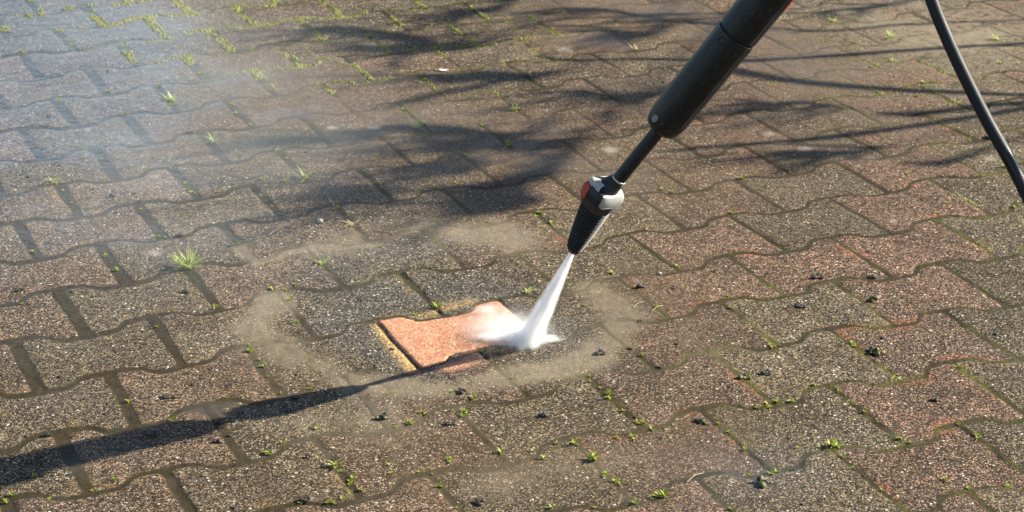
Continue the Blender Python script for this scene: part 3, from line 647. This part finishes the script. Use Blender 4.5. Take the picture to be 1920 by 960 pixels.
big = [(637, 875, 1.7, 'largest leafy weed cluster in a joint at the bottom of the picture, left of centre'), (1080, 829, 1.5, 'bushy yellow green weed beside a black crumb, below the long dotted joint'), (1112, 865, 1.5, 'spreading pale green weed below the bushy weed right of centre'),
       (1245, 930, 1.5, 'lime green weed at the left end of the grey puddle at the bottom'), (938, 848, 1.3, 'slim upright weed in the silt below the clean paver'), (1560, 840, 1.7, 'dense yellow green weed where two joints meet, lower right'), (816, 573, 1.4, 'bright green weed at the upper edge of the clean paver'),
       (1403, 842, 1.2, 'small bright weed at the upper edge of the grey puddle'), (1385, 335, 1.4, 'yellow green upright sprout right of the ribbed nozzle'), (955, 273, 1.5, 'dark green weed in the branch shade above the nozzle')]
for x, y, s, l in big: place('weed_plant', SM[int(x) % 9], x, y, l, 'weed', None, s * .95)
tufts = [(352, 503, 62, .022, .046, 'large bright grass tuft beside the pale spot, left of the clean paver', 0), (320, 188, 40, .012, .028, 'round grass tuft on the bluish wet pavers, upper left', .2), (398, 266, 20, .012, .034, 'straggly grass tuft below the round tuft, upper left', .4),
         (571, 335, 18, .016, .036, 'spiky pale grass tuft in the shade, upper middle', .1), (97, 340, 9, .012, .022, 'small sparse grass tuft near the left edge', .3), (603, 495, 14, .008, .018, 'compact light green tuft in the pale silt above the clean paver', .1),
         (659, 420, 16, .008, .020, 'whitish dry grass tuft at the end of a joint, upper middle', .3), (780, 240, 12, .014, .032, 'thin upright grass tuft in the joint among branch shadows', 0), (965, 205, 18, .010, .024, 'yellow grass tuft filling a joint, left of the grip', .3),
         (990, 547, 14, .008, .018, 'greenish white tuft just left of the water jet', .3), (1192, 93, 12, .010, .024, 'dry grass tuft left of the thick black grip', .3), (1345, 20, 0, 0, 0, '', 0), (1465, 36, 16, .018, .040, 'pale dry grass tuft right of the grip at the top edge', .2),
         (1562, 40, 14, .012, .024, 'green grass tuft under the thin branch shadow, upper right', .2), (1670, 70, 22, .012, .030, 'wide light green grass tuft between the lance and the hose', .3), (1870, 74, 20, .012, .026, 'yellow green grass tuft right of the hose', .3),
         (1888, 312, 12, .010, .020, 'white flecked grass tuft behind the lower hose', .2), (1675, 115, 10, .010, .022, 'loose green tuft below the wide tuft, left of the hose', .2)]
for i, (x, y, n_, a, b, l, fl) in enumerate(tufts):
    if not n_: continue
    me = tuft_mesh(200 + i, n_, a, b, .0027, fl, .005); me.materials.append(M_grass if 'dry' not in l else M_straw)
    place('grass_tuft', me, x, y, l, 'grass tuft', 'grass tufts rooted in the paver joints')

# moss cushions along the joints: uncountable
mask = (moss > .42) & (e < .0015) & (np.abs(A) < 1.4)
idx = np.nonzero(mask)[0]; rs = np.random.RandomState(9)
wgt = moss[idx] ** 2; idx = rs.choice(idx, size=min(5200, len(idx)), replace=False, p=wgt / wgt.sum())
V = []; Fc = []
for i in idx:
    p = np.array([X[i], Y[i], Z[i] - .0008]); s = rs.uniform(.0012, .0034); o = len(V); m_ = 6
    hgt = s * rs.uniform(.5, 1.3); V.append(p + (0, 0, hgt))
    for j in range(m_):
        th = j / m_ * 6.283 + rs.rand(); V.append(p + (math.cos(th) * s * .6, math.sin(th) * s * .6, hgt * .75))
    for j in range(m_):
        th = j / m_ * 6.283 + rs.rand() * .5; V.append(p + (math.cos(th) * s * rs.uniform(.9, 1.3), math.sin(th) * s * rs.uniform(.9, 1.3), 0))
    for j in range(m_):
        Fc.append((o, o + 1 + j, o + 1 + (j + 1) % m_)); Fc.append((o + 1 + j, o + 7 + j, o + 7 + (j + 1) % m_, o + 1 + (j + 1) % m_))
tag(link_mesh('moss', pymesh('moss', V, Fc, False), M_moss), 'yellow green moss growing in the paver joints', 'moss', kind='stuff')

# black crumbs of wet dirt
g = G('wet_dirt'); P_ = g.pos(); a = g.noise(P_, 400, 4, .7)
g.L(g.mix(a, (.012, .009, .007), (.060, .044, .032)), g.b.inputs['Base Color']); g.b.inputs['Roughness'].default_value = .5; g.L(g.bump(a, .8, .001), g.b.inputs['Normal']); M_dirt = g.m
g = G('mossy_dirt'); P_ = g.pos(); a = g.noise(P_, 250, 4, .7)
g.L(g.mix(g.mr(a, .45, .6), (.012, .011, .007), (.09, .095, .02)), g.b.inputs['Base Color']); g.b.inputs['Roughness'].default_value = .6; g.L(g.bump(a, .8, .001), g.b.inputs['Normal']); M_mossd = g.m
def crumb_mesh(seed, mat, name='dirt_crumb', solid=False):
    """an irregular crumb: a few knobbly grains grown into each other"""
    b = bmesh.new(); r = random.Random(seed)
    for k in range(1 if solid else r.randint(6, 10)):
        rad = .0048 if solid else r.uniform(.0014, .0031); c = Vector((0, 0, 0)) if solid else Vector((r.gauss(0, .0024), r.gauss(0, .0022), abs(r.gauss(0, .0012))))
        ret = bmesh.ops.create_icosphere(b, subdivisions=2, radius=1)
        ds = [(Vector((r.gauss(0, 1), r.gauss(0, 1), r.gauss(0, 1))).normalized(), r.uniform(-.4, .5), r.uniform(2, 8)) for _ in range(8)]
        for v in ret['verts']:
            n_ = v.co.normalized(); f = 1.0
            for d, am, sh in ds: f += am * max(0, n_.dot(d)) ** sh
            v.co = c + n_ * rad * max(.4, f + r.uniform(-.2, .2)); v.co.z *= .8
    me = bpy.data.meshes.new(name); b.to_mesh(me); b.free(); me.shade_smooth(); me.set_sharp_from_angle(angle=R(40)); me.materials.append(mat); return me
CM = [crumb_mesh(i, M_dirt) for i in range(8)]; CG = [crumb_mesh(20 + i, M_mossd) for i in range(3)]
crumbs = """31,138 202,134 225,134 217,166 289,296 228,317 174,355 217,399 262,377 590,376 475,346 483,410 505,346 252,363 112,311 52,332 90,218 573,286 135,547 285,626 113,707 197,776 362,722 50,818 5,800 265,863 450,775 78,893 440,952 602,705 555,703 622,753 427,722 393,692 267,737 337,863 125,787 430,818 607,872 350,830
1100,504 1233,613 1200,602 1180,654 1238,688 842,795 798,777 1140,862 1190,782 1240,822 812,755 735,655 1270,645 1263,540 1340,510 1825,537 1880,513 1868,627 1655,634 1790,625 1327,687 1680,704 1637,720 1335,825 1487,883 1510,913 1560,907 1587,923 1620,893 1480,822 1505,946 1557,583
1435,350 1597,378 1511,236 1695,218 1762,467 1805,527 1387,443 1730,373 1390,440 1886,135 997,238 1243,155 953,173 640,300 1083,836"""
for ln in crumbs.split('\n'):
    for pr_ in ln.split():
        x, y = map(float, pr_.split(',')); s = rng.uniform(.28, .62)
        place('dirt_crumb', rng.choice(CM), x, y, 'small black dirt crumb ' + zone(x, y), 'dirt crumb', 'small crumbs ' + zone(x, y), s, sink=-.0008 * s)
bigc = [(210, 369, 1.7, 1.2, 'large shiny black dirt lump at the left, above the big grass tuft'), (357, 250, 1.6, 1, 'elongated dark crumb at the left end of the straggly grass tuft'), (338, 441, 1.8, 1, 'flat dark crumb on the wavy joint above the big grass tuft'),
        (350, 549, 1.6, 1, 'round black dirt lump just below the big grass tuft'), (312, 746, 1.9, 1, 'brown lump on the reddish paver above the lance shadow'), (90, 817, 1.5, 1, 'dark lump in the joint at the upper edge of the wide lance shadow, far left'), (285, 815, 1.9, 1, 'wet lump inside the wide lance shadow'),
        (410, 793, 1.6, 1, 'black lump where the lance shadow narrows'), (407, 829, 1.8, 1.3, 'knobbly black lump just below the narrow part of the lance shadow'), (555, 748, 1.7, 1, 'dark lump in the shadow of the nozzle'), (540, 770, 1.6, 1, 'black crumb at the lower edge of the nozzle shadow'),
        (1203, 540, 1.9, 1.2, 'purplish black lump alone on the brown pavers right of the water jet'), (1125, 664, 1.9, 1, 'dark lump right of the clean paver at the outer silt ring'), (865, 734, 1.8, 1, 'spiky dark lump on the silt directly below the clean paver'), (1022, 781, 1.8, 1.2, 'knobbly black lump on the flat silt, below and right of the clean paver'),
        (840, 796, 1.5, 1, 'small knobbly lump on the silt left of the knobbly black one'), (897, 942, 2.0, 1, 'wide black crumb at the bottom edge of the picture'), (573, 940, 1.7, 1, 'black lump in the joint at the bottom edge, left'), (1533, 520, 2.4, .6, 'long black lump in place of a dark joint hole, upper of two on the right'),  # last one: black lump added to stand for the dark of a joint hole
        (1500, 575, 2.6, .5, 'long thin black lump in place of a moss fringed dark hole on the grey paver'), (1638, 522, 1.8, 1, 'black lump on the wavy joint right of the long dark hole'), (1437, 701, 1.8, 1.2, 'angular black lump beside the mossy one, right of the dotted joint'), (1751, 751, 1.6, 1.2, 'single black lump in the middle of a red paver, lower right'),  # first one: thin black lump added where a hole looks dark
        (1852, 258, 2.0, 1.2, 'shiny black lump beside the hose'), (578, 857, 1.3, 1, 'small dark crumb above the joint at the bottom left')]
for x, y, s, f, l in bigc:
    place('dirt_lump', CM[int(x) % 8], x, y, l, 'dirt lump', None, sz=(s * 1.2 * .54, s * .54, s * f * .46), rot=-.43 + rng.uniform(-.3, .3), sink=-.002)
for x, y, s, l in [(720, 785, 1.8, 'olive moss covered lump on the silt left of the small knobbly lump'), (1433, 907, 1.9, 'mossy dirt lump standing in the grey puddle'), (1637, 562, 1.5, 'mossy lump on a red paver right of the long thin dark hole'), (1637, 662, 1.8, 'half mossy black lump in a joint, right side'),
                   (1395, 708, 1.7, 'mossy lump left of the angular black lump'), (33, 546, 1.6, 'mossy lump at the joint near the left edge'), (1315, 793, 1.4, 'low mossy lump near the dotted joint, right of centre')]:
    place('moss_lump', CG[int(x) % 3], x, y, l, 'moss lump', None, s, sink=-.001)
# pale bits
g = G('pale_stone'); P_ = g.pos(); a = g.noise(P_, 200, 3, .6); g.L(g.mix(a, (.38, .35, .30), (.62, .58, .50)), g.b.inputs['Base Color']); g.b.inputs['Roughness'].default_value = .7; M_pale = g.m
PB = crumb_mesh(77, M_pale, 'pebble', True)
place('pebble', PB, 600, 417, 'whitish pebble on the silty paver above the light green tuft', 'pebble', None, 1.25, sink=-.002)
place('pebble', PB, 1237, 514, 'tiny white pebble right of the water jet', 'pebble', None, .7, sink=-.001)
V = []; Fc = []
for i in range(9):
    t = i / 8; w = .0055 * math.sin(math.pi * (.08 + .88 * t)); x = (t - .5) * .026
    z = .001 + .002 * (t - .5) ** 2 * 4; V += [(x, -w, z + .001), (x, 0, z), (x, w, z + .0015)]
for i in range(8):
    Fc += [(i * 3, i * 3 + 1, i * 3 + 4, i * 3 + 3), (i * 3 + 1, i * 3 + 2, i * 3 + 5, i * 3 + 4)]
mp = pymesh('petal', V, Fc); g = G('petal_white'); g.b.inputs['Base Color'].default_value = (.75, .75, .73, 1); mp.materials.append(g.m)
place('petal', mp, 833, 133, 'white petal lying by a mossy joint in the upper middle', 'petal', None, .8, rot=-.3, sink=-.001)
# dry twigs / straws
def straw(x0, y0, x1, y1, l, h=.004):
    p = gnd(x0, y0); q = gnd(x1, y1); z0 = height_at(*p[:2]) + .001; z1 = height_at(*q[:2]) + h
    p[2] = z0; q[2] = z1; m_ = (p + q) / 2 + np.array([.001, .002, .002])
    o = link_mesh('straw', fixn(pymesh('straw', *tube(catmull([p, m_, q], 5), .0004, 6))), M_straw); tag(o, l, 'straw')
straw(1187, 578, 1208, 571, 'upper pale straw lying right of the water jet'); straw(1222, 586, 1243, 578, 'lower pale straw lying right of the water jet'); straw(617, 375, 628, 398, 'pale straw leaning on the paver in the upper middle', .008)
straw(1288, 906, 1318, 893, 'dry straw at the left end of the grey puddle, lower right')

# ------------------------------------------------------------------ water: jet, splash, mist
def water_volume(name, me, dens, label, cat, loc=(0, 0, 0), aniso=.0, tint=(1, 1, 1), emit=None):
    g = G(name); g.n.remove(g.b); pv = g.n.new('ShaderNodeVolumePrincipled'); pv.inputs['Color'].default_value = (*tint, 1); pv.inputs['Anisotropy'].default_value = aniso
    dens(g, pv); g.L(pv.outputs[0], g.out.inputs['Volume'])
    o = link_mesh(name, me, g.m); o.location = loc; return tag(o, label, cat)
G0 = gnd(988, 645); G0[2] = .002
ja = G0 - T0; jl = float(np.linalg.norm(ja)); ja /= jl
zq = Vector(tuple(ja)).to_track_quat('Z', 'Y')
V, Fc = [], []
def local_cone(r0, r1, L_, seg=32, rings=10):
    V = []; Fc = []
    for i in range(rings + 1):
        t = i / rings; r_ = r0 + (r1 - r0) * t
        for j in range(seg): th = j / seg * 6.28318; V.append((r_ * math.cos(th), r_ * math.sin(th), L_ * t))
    for i in range(rings):
        for j in range(seg): Fc.append((i * seg + j, i * seg + (j + 1) % seg, (i + 1) * seg + (j + 1) % seg, (i + 1) * seg + j))
    Fc.append(tuple(range(seg))[::-1]); Fc.append(tuple(rings * seg + j for j in range(seg))); return V, Fc
def sepxyz(g, v):
    n = g.n.new('ShaderNodeSeparateXYZ'); g.L(v, n.inputs[0]); return n.outputs
def jet_d(g, pv):
    P_ = g.pos(); x, y, z = sepxyz(g, P_)
    r = g.math('SQRT', g.math('ADD', g.math('MULTIPLY', x, x), g.math('MULTIPLY', y, y)))
    Rz = g.math('ADD', .0042, g.math('MULTIPLY', z, .0245 / jl)); q = g.math('DIVIDE', r, Rz)
    cb = g.n.new('ShaderNodeCombineXYZ'); g.L(g.math('DIVIDE', x, Rz), cb.inputs[0]); g.L(g.math('DIVIDE', y, Rz), cb.inputs[1]); g.L(g.math('MULTIPLY', z, 9.0), cb.inputs[2]); nn = g.noise(cb.outputs[0], 3.2, 3, .7)
    f = g.math('POWER', g.mr(q, 1.0, .0), 2.3); fall = g.math('POWER', g.math('DIVIDE', .0042, Rz), 1.15)
    d = g.math('MULTIPLY', g.math('MULTIPLY', f, fall), g.mr(nn, .34, .66, .30, 1.7)); g.L(g.math('MULTIPLY', d, JET_D), pv.inputs['Density'])
JET_D = 3800.0
me = pymesh('water_jet', *local_cone(.0046, .0300, jl + .002)); fixn(me)
jet = water_volume('water_jet', me, jet_d, 'white cone of high pressure water from the nozzle to the clean paver', 'water jet', tuple(T0)); jet.rotation_mode = 'QUATERNION'; jet.rotation_quaternion = zq
jet.active_material.cycles.volume_step_rate = .12

def ellipsoid(rx, ry, rz, low=0.0, sub=4):
    b = bmesh.new(); bmesh.ops.create_icosphere(b, subdivisions=sub, radius=1)
    for v in b.verts: v.co.x *= rx; v.co.y *= ry; v.co.z = v.co.z * rz if v.co.z > 0 else v.co.z * low
    me = bpy.data.meshes.new('vol'); b.to_mesh(me); b.free(); return me
YAW = math.atan2(AX[1], AX[0])
def splash_d(g, pv):
    P_ = g.pos(); x, y, z = sepxyz(g, P_)
    nz = g.noise(P_, 70, 5, .7)
    zz = g.math('MAXIMUM', z, 0.0)
    def lobe(cx, cy, rx, ry, rz, amp):
        a = g.math('DIVIDE', g.math('SUBTRACT', x, cx), rx); b = g.math('DIVIDE', g.math('SUBTRACT', y, cy), ry); c = g.math('DIVIDE', zz, rz)
        q = g.math('SQRT', g.math('ADD', g.math('ADD', g.math('MULTIPLY', a, a), g.math('MULTIPLY', b, b)), g.math('MULTIPLY', c, c)))
        q = g.math('ADD', q, g.math('MULTIPLY', g.math('SUBTRACT', nz, .5), 1.1))
        return g.math('MULTIPLY', g.math('POWER', g.mr(q, 1.0, .0), 1.6), amp)
    d = lobe(-.004, 0, .044, .036, .030, 420); d = g.math('ADD', d, lobe(-.042, .008, .046, .016, .014, 420)); d = g.math('ADD', d, lobe(.028, .004, .036, .014, .014, 220))
    d = g.math('ADD', d, lobe(-.030, .022, .090, .075, .045, 34)); d = g.math('ADD', d, lobe(-.060, .10, .040, .030, .02, 40))
    g.L(d, pv.inputs['Density'])
me = ellipsoid(.135, .125, .045, .0)
spl = water_volume('water_splash', me, splash_d, 'white splash of spray fanning out where the jet hits the paver', 'splash', (G0[0], G0[1], .004)); spl.rotation_euler = (0, 0, YAW)
spl.active_material.cycles.volume_step_rate = .18

def mist_d(g, pv):
    P_ = g.pos(); x, y, z = sepxyz(g, P_)
    mp = g.n.new('ShaderNodeMapping'); mp.inputs['Scale'].default_value = (1, 1.5, 2.5); mp.inputs['Rotation'].default_value = (0, 0, R(25)); g.L(P_, mp.inputs[0])
    n1_ = g.noise(mp.outputs[0], 3.2, 4, .6)
    a = g.math('DIVIDE', x, MX); b = g.math('DIVIDE', y, MY); c = g.math('DIVIDE', z, MZ)
    q = g.math('SQRT', g.math('ADD', g.math('ADD', g.math('MULTIPLY', a, a), g.math('MULTIPLY', b, b)), g.math('MULTIPLY', c, c)))
    g.L(g.math('MULTIPLY', g.math('MULTIPLY', g.mr(q, 1.0, .25), g.mr(n1_, .38, .66, .02, 1.9)), MD), pv.inputs['Density'])
MX, MY, MZ, MD = .66, 1.15, .24, .30
mc = gnd(300, 270)
me = ellipsoid(MX, MY, MZ, .001)
mist = water_volume('water_mist', me, mist_d, 'thin bluish white mist of spray drifting to the left over the pavers', 'mist', (mc[0], mc[1], .012), .2, (.84, .93, 1)); mist['kind'] = 'stuff'
mist.rotation_euler = (0, 0, R(-8)); mist.active_material.cycles.volume_step_rate = .5
# flying drops round the splash
g = G('water_drop'); g.b.inputs['Base Color'].default_value = (.9, .93, .95, 1); g.b.inputs['Roughness'].default_value = .1; g.b.inputs['Transmission Weight'].default_value = .5; g.b.inputs['IOR'].default_value = 1.33
V = []; Fc = []; rs = np.random.RandomState(4)
octa = [(1, 0, 0), (0, 1, 0), (-1, 0, 0), (0, -1, 0), (0, 0, 1), (0, 0, -1)]; of = [(0, 1, 4), (1, 2, 4), (2, 3, 4), (3, 0, 4), (1, 0, 5), (2, 1, 5), (3, 2, 5), (0, 3, 5)]
for i in range(2200):
    th = rs.rand() * 6.283; rr = abs(rs.normal(0, .065)) + .01; s = rs.uniform(.00012, .00042)
    dx = rr * math.cos(th) * 1.3 - .012; dy = rr * math.sin(th) * .8 + .004
    p = G0[:2] + AX * dx + BX * dy; z = .003 + abs(rs.normal(0, .010)) * (1 + rr * 6)
    o = len(V)
    for q in octa: V.append((p[0] + q[0] * s * rs.uniform(1, 2.2), p[1] + q[1] * s, z + q[2] * s))
    for f_ in of: Fc.append(tuple(o + a for a in f_))
tag(link_mesh('water_drops', pymesh('drops', V, Fc), g.m), 'fine water drops flying round the foot of the jet', 'drops', kind='stuff')
